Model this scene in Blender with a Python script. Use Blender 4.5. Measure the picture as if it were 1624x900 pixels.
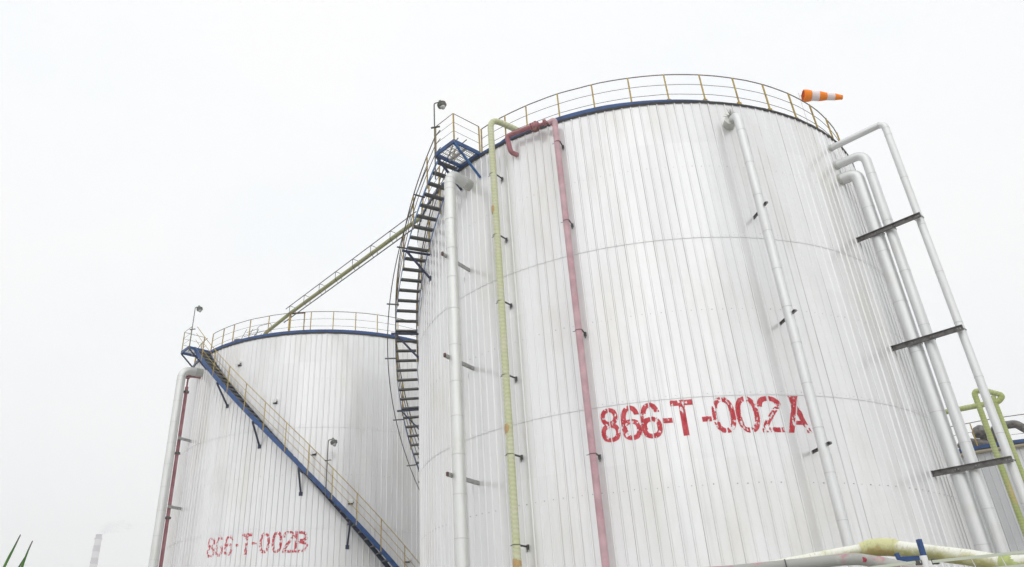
import bpy, bmesh, math, random
from mathutils import Vector, Matrix, noise as mnoise
random.seed(7)
R = math.radians
sin, cos, pi = math.sin, math.cos, math.pi
scene = bpy.context.scene
col = scene.collection
for o in list(bpy.data.objects):
    bpy.data.objects.remove(o)

G = 1.6                      # eye height above the ground; heights h below are measured from the eye

# ------------------------------------------------------------------ camera, sky, sun, exposure
cam_d = bpy.data.cameras.new('camera')
cam = bpy.data.objects.new('camera', cam_d)
col.objects.link(cam)
PITCH, ROLL = 29.4767, -1.2283
f = Vector((0, cos(R(PITCH)), sin(R(PITCH))))
r0 = Vector((1, 0, 0)); u0 = r0.cross(f)
c_, s_ = cos(R(ROLL)), sin(R(ROLL))
r1 = c_ * r0 + s_ * u0; u1 = -s_ * r0 + c_ * u0
m = Matrix(((r1.x, u1.x, -f.x, 0), (r1.y, u1.y, -f.y, 0), (r1.z, u1.z, -f.z, 0), (0, 0, 0, 1)))
cam.matrix_world = Matrix.Translation((0, 0, G)) @ m
cam_d.sensor_fit = 'HORIZONTAL'
cam_d.sensor_width = 36.0
cam_d.lens = 1242.2 / 1624 * 36.0
cam_d.shift_x = 114.03 / 1624
cam_d.shift_y = -64.74 / 1624
cam_d.clip_start = 0.05
cam_d.clip_end = 5000
scene.camera = cam

SUN_EL, SUN_AZ = 42.0, -98.0          # azimuth counted from +x towards +y: behind and left of the camera
world = bpy.data.worlds.new('World')
scene.world = world
world.use_nodes = True
wn, wl = world.node_tree.nodes, world.node_tree.links
wn.clear()
w_out = wn.new('ShaderNodeOutputWorld'); bg = wn.new('ShaderNodeBackground')
sky = wn.new('ShaderNodeTexSky'); sky.sky_type = 'NISHITA'; sky.sun_disc = False
sky.sun_elevation = R(SUN_EL); sky.sun_rotation = R(90 - SUN_AZ); sky.dust_density = 3.0
tc = wn.new('ShaderNodeTexCoord')
mp = wn.new('ShaderNodeMapping'); mp.inputs['Scale'].default_value = (1, 1, 2.2)
nz = wn.new('ShaderNodeTexNoise'); nz.inputs['Scale'].default_value = 1.9; nz.inputs['Detail'].default_value = 5; nz.inputs['Roughness'].default_value = .55
cr = wn.new('ShaderNodeValToRGB')
cr.color_ramp.elements[0].position = .36; cr.color_ramp.elements[0].color = (.935, .968, .992, 1)
cr.color_ramp.elements[1].position = .56; cr.color_ramp.elements[1].color = (.985, .985, .985, 1)
wl.new(tc.outputs['Generated'], mp.inputs['Vector']); wl.new(mp.outputs[0], nz.inputs['Vector']); wl.new(nz.outputs['Fac'], cr.inputs['Fac'])
# the overcast is brighter towards the hidden sun
dotn = wn.new('ShaderNodeVectorMath'); dotn.operation = 'DOT_PRODUCT'
dotn.inputs[1].default_value = (cos(R(SUN_EL)) * cos(R(SUN_AZ)), cos(R(SUN_EL)) * sin(R(SUN_AZ)), sin(R(SUN_EL)))
wl.new(tc.outputs['Generated'], dotn.inputs[0])
mr = wn.new('ShaderNodeMapRange'); mr.inputs['From Min'].default_value = .10; mr.inputs['From Max'].default_value = .60
mr.inputs['To Min'].default_value = 11.4; mr.inputs['To Max'].default_value = 15.2
wl.new(dotn.outputs['Value'], mr.inputs['Value'])
sc_ = wn.new('ShaderNodeVectorMath'); sc_.operation = 'SCALE'
wl.new(cr.outputs['Color'], sc_.inputs[0]); wl.new(mr.outputs[0], sc_.inputs['Scale'])
mx = wn.new('ShaderNodeMix'); mx.data_type = 'RGBA'; mx.inputs[0].default_value = .93
wl.new(sky.outputs[0], mx.inputs[6]); wl.new(sc_.outputs[0], mx.inputs[7])
wl.new(mx.outputs[2], bg.inputs['Color']); bg.inputs['Strength'].default_value = .10
wl.new(bg.outputs[0], w_out.inputs['Surface'])

sun_d = bpy.data.lights.new('sun', 'SUN'); sun = bpy.data.objects.new('sun', sun_d); col.objects.link(sun)
sun_d.energy = .5; sun_d.angle = R(60); sun_d.color = (1.0, .985, .965)
sdir = Vector((cos(R(SUN_EL)) * cos(R(SUN_AZ)), cos(R(SUN_EL)) * sin(R(SUN_AZ)), sin(R(SUN_EL))))
sun.rotation_euler = sdir.to_track_quat('Z', 'Y').to_euler()
scene.view_settings.view_transform = 'Standard'; scene.view_settings.look = 'None'
scene.view_settings.exposure = 0.0; scene.view_settings.gamma = 1.0
scene.view_settings.use_curve_mapping = False
scene.cycles.use_denoising = True
scene.cycles.max_bounces = 6
scene.cycles.volume_bounces = 1

# ------------------------------------------------------------------ materials
def new_mat(name):
    m = bpy.data.materials.new(name); m.use_nodes = True
    nt = m.node_tree; b = nt.nodes['Principled BSDF']
    return m, nt, b
def N(nt, t, **kw):
    n = nt.nodes.new(t)
    for k, v in kw.items(): setattr(n, k, v)
    return n
def mixc(nt, fac, a, b):
    n = N(nt, 'ShaderNodeMix', data_type='RGBA')
    for i, v in ((0, fac), (6, a), (7, b)):
        if hasattr(v, 'links') or hasattr(v, 'is_linked'): nt.links.new(v, n.inputs[i])
        else: n.inputs[i].default_value = v if i == 0 else (*v, 1)
    return n.outputs[2]
def uvnoise(nt, sx, sy, scale=1, detail=4, rough=.6, off=0, lo=.4, hi=.6):
    uv = N(nt, 'ShaderNodeUVMap'); mp = N(nt, 'ShaderNodeMapping')
    mp.inputs['Scale'].default_value = (sx, sy, 1); mp.inputs['Location'].default_value = (off, off * .7, 0)
    nz = N(nt, 'ShaderNodeTexNoise'); nz.inputs['Scale'].default_value = scale
    nz.inputs['Detail'].default_value = detail; nz.inputs['Roughness'].default_value = rough
    nt.links.new(uv.outputs[0], mp.inputs[0]); nt.links.new(mp.outputs[0], nz.inputs['Vector'])
    m = N(nt, 'ShaderNodeMapRange', interpolation_type='SMOOTHSTEP'); m.inputs['From Min'].default_value = lo; m.inputs['From Max'].default_value = hi
    nt.links.new(nz.outputs['Fac'], m.inputs['Value'])
    return m.outputs[0]
def mul(nt, a, b):
    n = N(nt, 'ShaderNodeMath', operation='MULTIPLY')
    nt.links.new(a, n.inputs[0])
    if isinstance(b, (int, float)): n.inputs[1].default_value = b
    else: nt.links.new(b, n.inputs[1])
    return n.outputs[0]
def objnoise(nt, scale, detail=4, lo=.4, hi=.6):
    t = N(nt, 'ShaderNodeTexCoord'); nz = N(nt, 'ShaderNodeTexNoise'); nz.inputs['Scale'].default_value = scale; nz.inputs['Detail'].default_value = detail
    nt.links.new(t.outputs['Object'], nz.inputs['Vector'])
    m = N(nt, 'ShaderNodeMapRange'); m.inputs['From Min'].default_value = lo; m.inputs['From Max'].default_value = hi
    nt.links.new(nz.outputs['Fac'], m.inputs['Value']); return m.outputs[0]
def paint(name, c, c2=None, rough=.5, metal=0.0, scale=5, amt=.5, lo=.45, hi=.7):
    m, nt, b = new_mat(name)
    c2 = c2 or tuple(x * .6 for x in c)
    nt.links.new(mixc(nt, mul(nt, objnoise(nt, scale, 5, lo, hi), amt), c, c2), b.inputs['Base Color'])
    b.inputs['Roughness'].default_value = rough; b.inputs['Metallic'].default_value = metal
    return m

def cladding_mat(name, dirt=1.0, tint=(.815, .815, .82)):
    m, nt, b = new_mat(name); L = nt.links
    uv = N(nt, 'ShaderNodeUVMap'); sx = N(nt, 'ShaderNodeSeparateXYZ'); L.new(uv.outputs[0], sx.inputs[0])
    # one tone per sheet
    fl = N(nt, 'ShaderNodeMath', operation='DIVIDE'); L.new(sx.outputs[0], fl.inputs[0]); fl.inputs[1].default_value = .7540
    fl2 = N(nt, 'ShaderNodeMath', operation='FLOOR'); L.new(fl.outputs[0], fl2.inputs[0])
    zz = N(nt, 'ShaderNodeMath', operation='DIVIDE'); L.new(sx.outputs[1], zz.inputs[0]); zz.inputs[1].default_value = 4.45
    zf = N(nt, 'ShaderNodeMath', operation='FLOOR'); L.new(zz.outputs[0], zf.inputs[0])
    cb = N(nt, 'ShaderNodeCombineXYZ'); L.new(fl2.outputs[0], cb.inputs[0]); L.new(zf.outputs[0], cb.inputs[1])
    wn_ = N(nt, 'ShaderNodeTexWhiteNoise', noise_dimensions='2D'); L.new(cb.outputs[0], wn_.inputs['Vector'])
    pc = mixc(nt, wn_.outputs['Value'], tuple(t * 1.0 for t in tint), tuple(t * .95 for t in tint))
    streak = uvnoise(nt, 7, .22, 1, 5, .6, 3, .48, .8)
    patch = uvnoise(nt, .35, .22, 1, 3, .5, 9, .25, .85)
    c1 = mixc(nt, mul(nt, mul(nt, streak, patch), .55 * dirt), pc, (.42, .42, .42))
    grime = uvnoise(nt, 14, .6, 1, 4, .7, 21, .55, .85)
    c2 = mixc(nt, mul(nt, grime, .30 * dirt), c1, (.40, .41, .40))
    yel = uvnoise(nt, .7, .22, 1, 4, .6, 40, .42, .85)
    c3 = mixc(nt, mul(nt, yel, .45 * dirt), c2, (.56, .53, .42))
    blotch = uvnoise(nt, 1.8, .30, 1, 3, .55, 57, .25, .9)
    c4 = mixc(nt, mul(nt, blotch, .22 * dirt), c3, (.50, .50, .52))
    # dark edges where one sheet laps the next
    fr = N(nt, 'ShaderNodeMath', operation='FRACT'); L.new(fl.outputs[0], fr.inputs[0])
    lt = N(nt, 'ShaderNodeMath', operation='LESS_THAN'); L.new(fr.outputs[0], lt.inputs[0]); lt.inputs[1].default_value = .014
    c4 = mixc(nt, mul(nt, mul(nt, lt.outputs[0], uvnoise(nt, 3, .25, 1, 3, .6, 88, .35, .6)), .75), c4, (.30, .30, .29))
    # uneven darker lines along the feet of every rib
    rb = N(nt, 'ShaderNodeMath', operation='DIVIDE'); L.new(sx.outputs[0], rb.inputs[0]); rb.inputs[1].default_value = .251327
    rf = N(nt, 'ShaderNodeMath', operation='FRACT'); L.new(rb.outputs[0], rf.inputs[0])
    def near(x0, w0):
        a_ = N(nt, 'ShaderNodeMath', operation='SUBTRACT'); L.new(rf.outputs[0], a_.inputs[0]); a_.inputs[1].default_value = x0
        b_ = N(nt, 'ShaderNodeMath', operation='ABSOLUTE'); L.new(a_.outputs[0], b_.inputs[0])
        m_ = N(nt, 'ShaderNodeMapRange'); L.new(b_.outputs[0], m_.inputs['Value']); m_.inputs['From Max'].default_value = w0
        m_.inputs['To Min'].default_value = 1; m_.inputs['To Max'].default_value = 0; return m_.outputs[0]
    edge = N(nt, 'ShaderNodeMath', operation='MAXIMUM'); L.new(near(.035, .045), edge.inputs[0]); L.new(near(.235, .05), edge.inputs[1])
    c4 = mixc(nt, mul(nt, mul(nt, edge.outputs[0], uvnoise(nt, 5, .35, 1, 4, .6, 66, .2, .7)), .20 * dirt), c4, (.42, .42, .42))
    L.new(c4, b.inputs['Base Color'])
    b.inputs['Roughness'].default_value = .19
    b.inputs['Metallic'].default_value = .18
    b.inputs['Specular IOR Level'].default_value = .7
    return m
M = {}
M['clad'] = cladding_mat('white_cladding')
M['clad_c'] = cladding_mat('grey_cladding', 1.6, (.66, .67, .69))
M['lap'] = paint('lap_edge', (.62, .62, .62), (.74, .74, .74), .6, scale=3)
M['screw'] = paint('screw_head', (.33, .33, .33), rough=.4, metal=.6)
M['blue'] = paint('blue_paint', (.006, .062, .22), (.008, .02, .07), .45, scale=4, amt=.8)
M['blue_light'] = paint('blue_paint_faded', (.025, .12, .32), (.01, .04, .15), .45, scale=4, amt=.8)
M['navy'] = paint('dark_blue_paint', (.010, .022, .075), (.02, .02, .03), .5)
M['ochre'] = paint('yellow_paint', (.42, .30, .055), (.22, .13, .05), .55, scale=9, amt=.9)
M['ochre_pale'] = paint('pale_yellow_paint', (.50, .42, .14), (.30, .22, .09), .55, scale=9, amt=.9)
M['rail'] = paint('weathered_rail', (.11, .09, .075), (.22, .15, .07), .6, scale=5, amt=.8)
M['tread'] = paint('tread_steel', (.13, .135, .13), (.20, .20, .19), .6, metal=.3, scale=7, amt=.8)
M['arm'] = paint('galvanised_arm', (.40, .40, .39), (.24, .23, .22), .5, metal=.4, scale=7, amt=.8)
M['steel'] = paint('dark_galvanised', (.11, .11, .11), (.05, .045, .04), .5, metal=.5, scale=6, amt=.8)
M['beam'] = paint('beam_steel', (.16, .15, .145), (.05, .045, .04), .5, metal=.4, scale=7, amt=.9)
M['black'] = paint('black_edge', (.025, .025, .028), (.05, .05, .05), .7)
M['roof'] = paint('roof_sheet', (.45, .46, .46), (.3, .3, .29), .5)
M['lampgrey'] = paint('lamp_housing', (.16, .17, .145), (.10, .10, .09), .45)
M['white'] = paint('white_paint', (.75, .75, .74), (.55, .55, .5), .45)
m, nt, b = new_mat('lamp_glass'); b.inputs['Base Color'].default_value = (.9, .92, .92, 1); b.inputs['Roughness'].default_value = .12
b.inputs['Transmission Weight'].default_value = .6; M['glass'] = m

def insul_mat(name, tint, dirty):
    m, nt, b = new_mat(name)
    s = uvnoise(nt, 5, .5, 1, 4, .6, 5, .45, .75)
    c = mixc(nt, mul(nt, s, .35 * dirty), tint, (.46, .47, .45))
    s2 = uvnoise(nt, 1.5, 1.2, 1, 4, .6, 15, .52, .75)
    c = mixc(nt, mul(nt, s2, .3 * dirty), c, (.56, .56, .48))
    nt.links.new(c, b.inputs['Base Color'])
    b.inputs['Roughness'].default_value = .42; b.inputs['Metallic'].default_value = .5
    return m
M['insul'] = insul_mat('insulation_jacket', (.68, .69, .67), 1.1)
M['insul_w'] = insul_mat('insulation_jacket_white', (.68, .69, .69), 1.0)
M['insul_g'] = insul_mat('insulation_jacket_grey', (.54, .55, .51), 1.2)
M['seam'] = paint('jacket_seam', (.54, .54, .53), (.42, .42, .42), .5)

def wrapped_mat(name, c_a, c_b, c_dark, orange=True, f_=9.0):
    """cloth tape wound round a pipe and painted: bands along the length, worn patches"""
    m, nt, b = new_mat(name); L = nt.links
    uv = N(nt, 'ShaderNodeUVMap')
    mp = N(nt, 'ShaderNodeMapping'); mp.inputs['Rotation'].default_value = (0, 0, .12)
    L.new(uv.outputs[0], mp.inputs[0])
    wv = N(nt, 'ShaderNodeTexWave', bands_direction='Y'); wv.inputs['Scale'].default_value = f_ * .314
    wv.inputs['Distortion'].default_value = 3.5; wv.inputs['Detail'].default_value = 3; wv.inputs['Detail Scale'].default_value = 2.0
    L.new(mp.outputs[0], wv.inputs['Vector'])
    big = uvnoise(nt, 1.6, 1.3, 1, 5, .65, 4, .42, .62)
    c = mixc(nt, big, c_a, c_b)
    c = mixc(nt, mul(nt, wv.outputs['Fac'], .28), c, c_dark)
    fine = uvnoise(nt, 12, 8, 1, 4, .7, 8, .5, .8)
    c = mixc(nt, mul(nt, fine, .4), c, c_dark)
    if orange:
        o_ = uvnoise(nt, .4, .33, 1, 2, .4, orange, .66, .72)
        c = mixc(nt, mul(nt, o_, .8), c, (.55, .36, .14))
    L.new(c, b.inputs['Base Color']); b.inputs['Roughness'].default_value = .65
    bump = N(nt, 'ShaderNodeBump'); bump.inputs['Strength'].default_value = .5; bump.inputs['Distance'].default_value = .01
    L.new(wv.outputs['Fac'], bump.inputs['Height']); L.new(bump.outputs[0], b.inputs['Normal'])
    return m
M['green'] = wrapped_mat('pale_green_wrap', (.56, .585, .36), (.60, .61, .44), (.36, .38, .18), 13)
M['green_mid'] = wrapped_mat('green_wrap', (.40, .46, .16), (.46, .50, .24), (.22, .26, .08), 3)
M['olive'] = wrapped_mat('olive_wrap', (.36, .37, .17), (.33, .33, .19), (.17, .165, .09), False)
def taped_mat(name, top, under, spots, r_=.10):
    """taped pipe whose underside is stained with algae; u = 0 is the top line of the pipe"""
    m, nt, b = new_mat(name); L = nt.links
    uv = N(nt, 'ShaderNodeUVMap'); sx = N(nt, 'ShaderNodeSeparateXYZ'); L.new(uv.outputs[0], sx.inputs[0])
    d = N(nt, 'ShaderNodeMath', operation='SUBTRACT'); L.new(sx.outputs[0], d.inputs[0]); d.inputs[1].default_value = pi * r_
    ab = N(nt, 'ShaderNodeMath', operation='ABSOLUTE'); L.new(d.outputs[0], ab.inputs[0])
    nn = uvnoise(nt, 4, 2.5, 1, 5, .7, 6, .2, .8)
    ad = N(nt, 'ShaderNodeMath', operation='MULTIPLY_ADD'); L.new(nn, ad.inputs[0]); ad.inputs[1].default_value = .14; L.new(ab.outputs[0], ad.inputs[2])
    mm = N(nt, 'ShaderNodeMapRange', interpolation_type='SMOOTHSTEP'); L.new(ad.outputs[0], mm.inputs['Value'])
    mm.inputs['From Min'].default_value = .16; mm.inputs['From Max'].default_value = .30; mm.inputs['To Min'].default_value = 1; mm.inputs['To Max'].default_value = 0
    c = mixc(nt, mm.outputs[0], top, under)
    c = mixc(nt, mul(nt, uvnoise(nt, 5, 4, 1, 5, .7, 16, .50, .68), .7), c, spots)
    c = mixc(nt, mul(nt, uvnoise(nt, 9, 22, 1, 3, .6, 26, .55, .7), .45), c, (.30, .29, .14))
    L.new(c, b.inputs['Base Color']); b.inputs['Roughness'].default_value = .6
    bump = N(nt, 'ShaderNodeBump'); bump.inputs['Strength'].default_value = .5; bump.inputs['Distance'].default_value = .01
    L.new(uvnoise(nt, 3, 16, 1, 3, .5, 36, 0, 1), bump.inputs['Height']); L.new(bump.outputs[0], b.inputs['Normal'])
    return m
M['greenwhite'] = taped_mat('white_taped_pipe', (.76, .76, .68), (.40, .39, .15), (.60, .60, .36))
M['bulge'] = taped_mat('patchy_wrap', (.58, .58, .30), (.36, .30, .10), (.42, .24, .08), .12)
M['pink'] = wrapped_mat('faded_pink_paint', (.58, .375, .405), (.50, .29, .325), (.30, .23, .23), False, 2)
M['rose'] = wrapped_mat('rose_paint', (.36, .13, .15), (.44, .20, .22), (.17, .085, .08), False, 2)
M['red'] = paint('red_paint', (.33, .035, .06), (.2, .03, .04), .5)
m, nt, b = new_mat('peeling_pink_grey')
c = mixc(nt, uvnoise(nt, 2.2, 1.6, 1, 5, .65, 3, .50, .58), (.33, .33, .31), (.44, .21, .23))
c = mixc(nt, mul(nt, uvnoise(nt, 6, 3, 1, 5, .7, 8, .52, .62), .7), c, (.40, .41, .36))
c = mixc(nt, mul(nt, uvnoise(nt, 3, 1.5, 1, 4, .7, 18, .58, .66), .8), c, (.45, .34, .18))
nt.links.new(c, b.inputs['Base Color']); b.inputs['Roughness'].default_value = .6; M['peel'] = m

def number_mat(name, c_):
    m, nt, b = new_mat(name); b.inputs['Roughness'].default_value = .5
    nt.links.new(mixc(nt, uvnoise(nt, 10, 5, 1, 5, .7, 5, .35, .7), c_, tuple(min(1, x * 1.2 + .07) for x in c_)), b.inputs['Base Color'])
    return m
M['num_a'] = number_mat('red_stencil_paint', (.44, .004, .018))
M['num_b'] = number_mat('red_stencil_paint_worn', (.46, .014, .035))

m, nt, b = new_mat('gravel_yard')
c = mixc(nt, objnoise(nt, .12, 6), (.38, .37, .35), (.45, .44, .42)); c = mixc(nt, mul(nt, objnoise(nt, 30, 3), .5), c, (.14, .14, .13))
nt.links.new(c, b.inputs['Base Color']); b.inputs['Roughness'].default_value = .9; M['ground'] = m
M['sock_o'] = paint('orange_cloth', (1.0, .27, .008), (1.0, .21, .005), .8); M['sock_w'] = paint('white_cloth', (.85, .74, .74), (.78, .68, .68), .8)
M['chim_w'] = paint('chimney_white', (.42, .40, .42), rough=.8, scale=.1); M['chim_r'] = paint('chimney_red', (.10, .04, .10), rough=.8, scale=.1)
m, nt, b = new_mat('leaf')
uvx = N(nt, 'ShaderNodeUVMap'); sxx = N(nt, 'ShaderNodeSeparateXYZ'); nt.links.new(uvx.outputs[0], sxx.inputs[0])
mrx = N(nt, 'ShaderNodeMapRange'); mrx.inputs['From Min'].default_value = .72; mrx.inputs['From Max'].default_value = .95; nt.links.new(sxx.outputs[1], mrx.inputs['Value'])
c = mixc(nt, uvnoise(nt, 260, 3, 1, 3, .6, 2), (.05, .15, .02), (.13, .27, .04)); c = mixc(nt, mrx.outputs[0], c, (.14, .11, .12)); nt.links.new(c, b.inputs['Base Color'])
b.inputs['Roughness'].default_value = .5; M['leaf'] = m

# ------------------------------------------------------------------ helpers
class MB:
    """collects geometry; build() links it as ONE mesh object"""
    def __init__(s): s.v = []; s.f = []; s.uv = []; s.mi = []; s.sm = []
    def quad(s, pts, mi=0, uv=None, smooth=False):
        n = len(s.v); s.v += [tuple(p) for p in pts]; s.f.append(tuple(range(n, n + len(pts))))
        s.uv.append(uv or [(p[0], p[2]) for p in pts]); s.mi.append(mi); s.sm.append(smooth)
    def grid(s, rows, uvs=None, mi=0, smooth=True, closed=False):
        base = len(s.v); nc = len(rows[0])
        for r_ in rows: s.v += [tuple(p) for p in r_]
        for i in range(len(rows) - 1):
            for j in range(nc if closed else nc - 1):
                k = (j + 1) % nc
                s.f.append((base + i * nc + j, base + i * nc + k, base + (i + 1) * nc + k, base + (i + 1) * nc + j))
                if uvs:
                    a, b_ = uvs[i], uvs[i + 1]
                    kk = j + 1 if len(a) > nc else k
                    s.uv.append([a[j], a[kk], b_[kk], b_[j]])
                else: s.uv.append([(j / nc, i), ((j + 1) / nc, i), ((j + 1) / nc, i + 1), (j / nc, i + 1)])
                s.mi.append(mi); s.sm.append(smooth)
    def box(s, c, size, rx=None, mi=0):
        """rx: 3x3 matrix of axes (columns)"""
        c = Vector(c); rx = rx or Matrix.Identity(3); hx, hy, hz = (x / 2 for x in size)
        P = [c + rx @ Vector((x * hx, y * hy, z * hz)) for x in (-1, 1) for y in (-1, 1) for z in (-1, 1)]
        for q in ((0, 1, 3, 2), (4, 6, 7, 5), (0, 4, 5, 1), (2, 3, 7, 6), (0, 2, 6, 4), (1, 5, 7, 3)):
            s.quad([P[i] for i in q], mi)
    def bar(s, a, b, w, h=None, up=(0, 0, 1), mi=0):
        a, b = Vector(a), Vector(b); h = h or w; z = (b - a); L = z.length; z = z / L
        up = Vector(up)
        if abs(z.dot(up)) > .95: up = Vector((1, 0, 0))
        x = up.cross(z).normalized(); y = z.cross(x)
        s.box((a + b) / 2, (w, h, L), Matrix((x, y, z)).transposed(), mi)
    def tube(s, pts, rad, n=12, mi=0, caps=True, smooth=True, ring=None, u0=0):
        pts = [Vector(p) for p in pts]
        rads = rad if isinstance(rad, (list, tuple)) else [rad] * len(pts)
        T = []
        for i in range(len(pts)):
            a = pts[max(i - 1, 0)]; b_ = pts[min(i + 1, len(pts) - 1)]; T.append((b_ - a).normalized())
        t0 = T[0]; nrm = Vector((0, 0, 1)) if abs(t0.z) < .9 else Vector((1, 0, 0))
        nrm = (nrm - t0 * nrm.dot(t0)).normalized()
        rows, uvs = [], []; L = u0
        for i, p in enumerate(pts):
            if i:
                L += (p - pts[i - 1]).length; nrm = (nrm - T[i] * nrm.dot(T[i])).normalized()
            bn = T[i].cross(nrm)
            rows.append([p + rads[i] * (cos(2 * pi * k / n) * nrm + sin(2 * pi * k / n) * bn) for k in range(n)])
            uvs.append([(2 * pi * rads[i] * k / n, L) for k in range(n + 1)])
        s.grid(rows, uvs, mi, smooth, closed=True)
        if caps:
            for r_ in (rows[0][::-1], rows[-1]): s.quad(r_, mi)
    def build(s, name, mats, parent=None):
        me = bpy.data.meshes.new(name); me.from_pydata(s.v, [], s.f)
        for mt in (mats if isinstance(mats, (list, tuple)) else [mats]): me.materials.append(mt)
        uvl = me.uv_layers.new(name='UVMap'); k = 0
        for p, q in zip(me.polygons, s.uv):
            for i in range(p.loop_total): uvl.data[k].uv = q[i]; k += 1
        me.polygons.foreach_set('material_index', s.mi); me.polygons.foreach_set('use_smooth', s.sm)
        me.update()
        o = bpy.data.objects.new(name, me); col.objects.link(o)
        if parent:
            o.parent = parent
            if not parent.parent: o.matrix_parent_inverse = Matrix.Translation(-parent_loc(parent))
        return o
def parent_loc(p):
    v = Vector(p.location)
    while p.parent: p = p.parent; v += Vector(p.location)
    return v
def tag(o, label=None, cat=None, group=None, kind=None):
    if label: o['label'] = label
    if cat: o['category'] = cat
    if group: o['group'] = group
    if kind: o['kind'] = kind
    return o
def thing(name, loc, label, cat, group=None, kind=None):
    o = bpy.data.objects.new(name, None); o.location = loc; o.empty_display_size = .3; col.objects.link(o)
    return tag(o, label, cat, group, kind)
def bend(pts, rad, k=7):
    """rounds the corners of a polyline with arcs"""
    pts = [Vector(p) for p in pts]; out = [pts[0]]
    for i in range(1, len(pts) - 1):
        a = (pts[i - 1] - pts[i]).normalized(); b_ = (pts[i + 1] - pts[i]).normalized()
        ang = a.angle(b_); d = min(rad / math.tan(ang / 2), (pts[i - 1] - pts[i]).length * .49, (pts[i + 1] - pts[i]).length * .49)
        p0 = pts[i] + a * d; p1 = pts[i] + b_ * d
        for j in range(k + 1):
            t = j / k; out.append(p0.lerp(pts[i], t).lerp(pts[i].lerp(p1, t), t))
    out.append(pts[-1]); return out
def dense(pts, step):
    out = [pts[0]]
    for a, b_ in zip(pts, pts[1:]):
        a, b_ = Vector(a), Vector(b_); n = max(1, int((b_ - a).length / step))
        out += [a.lerp(b_, (j + 1) / n) for j in range(n)]
    return out
def Pt(T, ang, rad, h):
    a = R(ang); return Vector((T[0] + rad * cos(a), T[1] + rad * sin(a), h + G))
def W(x, y, h): return Vector((x, y, h + G))
def axes(ang):
    """columns: radial, tangential, up"""
    a = R(ang); return Matrix(((cos(a), -sin(a), 0), (sin(a), cos(a), 0), (0, 0, 1)))

# ------------------------------------------------------------------ ground
g = MB(); Sz = 2500
g.quad([(-Sz, -Sz, 0), (Sz, -Sz, 0), (Sz, Sz, 0), (-Sz, Sz, 0)])
tag(g.build('ground', M['ground']), kind='structure')

# ------------------------------------------------------------------ tanks
TA = (7.187574, 26.133394); TB = (-6.025698, 42.749096); TC = (27.81, 39.10)
RT, HT, H1, H2 = 8.0, 14.80, 10.276, 5.943
PITCHA = 1.8
def rib_profile():
    """angles (deg) and radius offsets of one pitch"""
    return ((0.0, 0.0), (.075, .024), (.165, .024), (.24, 0.0), (.62, 0.0))
RIBH = [random.Random(91 + i).uniform(.019, .028) for i in range(200)]
def shell_r(ang, phase=0.0):
    t = ((ang - phase) / PITCHA) % 1.0; hh = RIBH[int(((ang - phase) / PITCHA) % 200)]
    if t < .075: return RT + hh * t / .075
    if t < .165: return RT + hh
    if t < .24: return RT + hh * (1 - (t - .165) / .075)
    return RT
def make_shell(T, parent, ground, levels, mat, screws):
    s = MB(); n = 200
    # levels: list of heights (h), from bottom to top; each upper course laps 5 mm over the lower one
    for ci in range(len(levels) - 1):
        z0, z1 = levels[ci], levels[ci + 1]; off = .006 * ci
        rows, uvs = [], []
        zs = [z0 - (.05 if ci else 0), z1 - .0]
        k = max(1, int((z1 - z0) / 1.1)); zs = [zs[0] + (zs[1] - zs[0]) * j / k for j in range(k + 1)]
        for z in zs:
            row, uv = [], []
            for i in range(n):
                for t, dr in rib_profile():
                    a = (i + t) * PITCHA; dr = RIBH[i] if dr else 0
                    wob = 0
                    row.append(Pt(T, a, RT + dr + off + wob, z)); uv.append((R(a) * RT, z))
            uv.append((2 * pi * RT, z)); rows.append(row); uvs.append(uv)
        s.grid(rows, uvs, 0, False, closed=True)
        if ci:   # dark cut edge of the lapping sheets
            zb = zs[0]; ra, rb = [], []
            for i in range(n):
                for t, dr in rib_profile():
                    dr = RIBH[i] if dr else 0; a = (i + t) * PITCHA; ra.append(Pt(T, a, RT + dr + off + .0045, zb - .001)); rb.append(Pt(T, a, RT + dr + off + .0045, zb + .008))
            s.grid([ra, rb], None, 1, False, closed=True)
            s.grid([[Pt(T, (i + t) * PITCHA, RT + dr - .02, zb - .0015) for i in range(n) for t, dr in rib_profile()], ra], None, 1, False, closed=True)
    # rows of screw heads
    for zr in screws:
        near = min(abs(zr - l) for l in levels) < .2
        for i in range(n):
            if random.random() < .12: continue
            a = (i + .62 + random.uniform(-.08, .08)) * PITCHA; k = (.006 if near else .010) * random.uniform(.7, 1.25)
            s.box(Pt(T, a, RT + .012, zr + random.uniform(-.01, .01)), (.02, k * 2, k * 2), axes(a), 2)
    return s.build('shell', [mat, M['lap'], M['screw']], parent)
def band_h(a, taper):
    """height of the blue toe band; on the near tank it dies away towards the right"""
    if not taper: return .12
    return .12 * max(0, min(1, (-84 - a) / 22.0)) * (.55 if a < -129 else 1)
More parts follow.
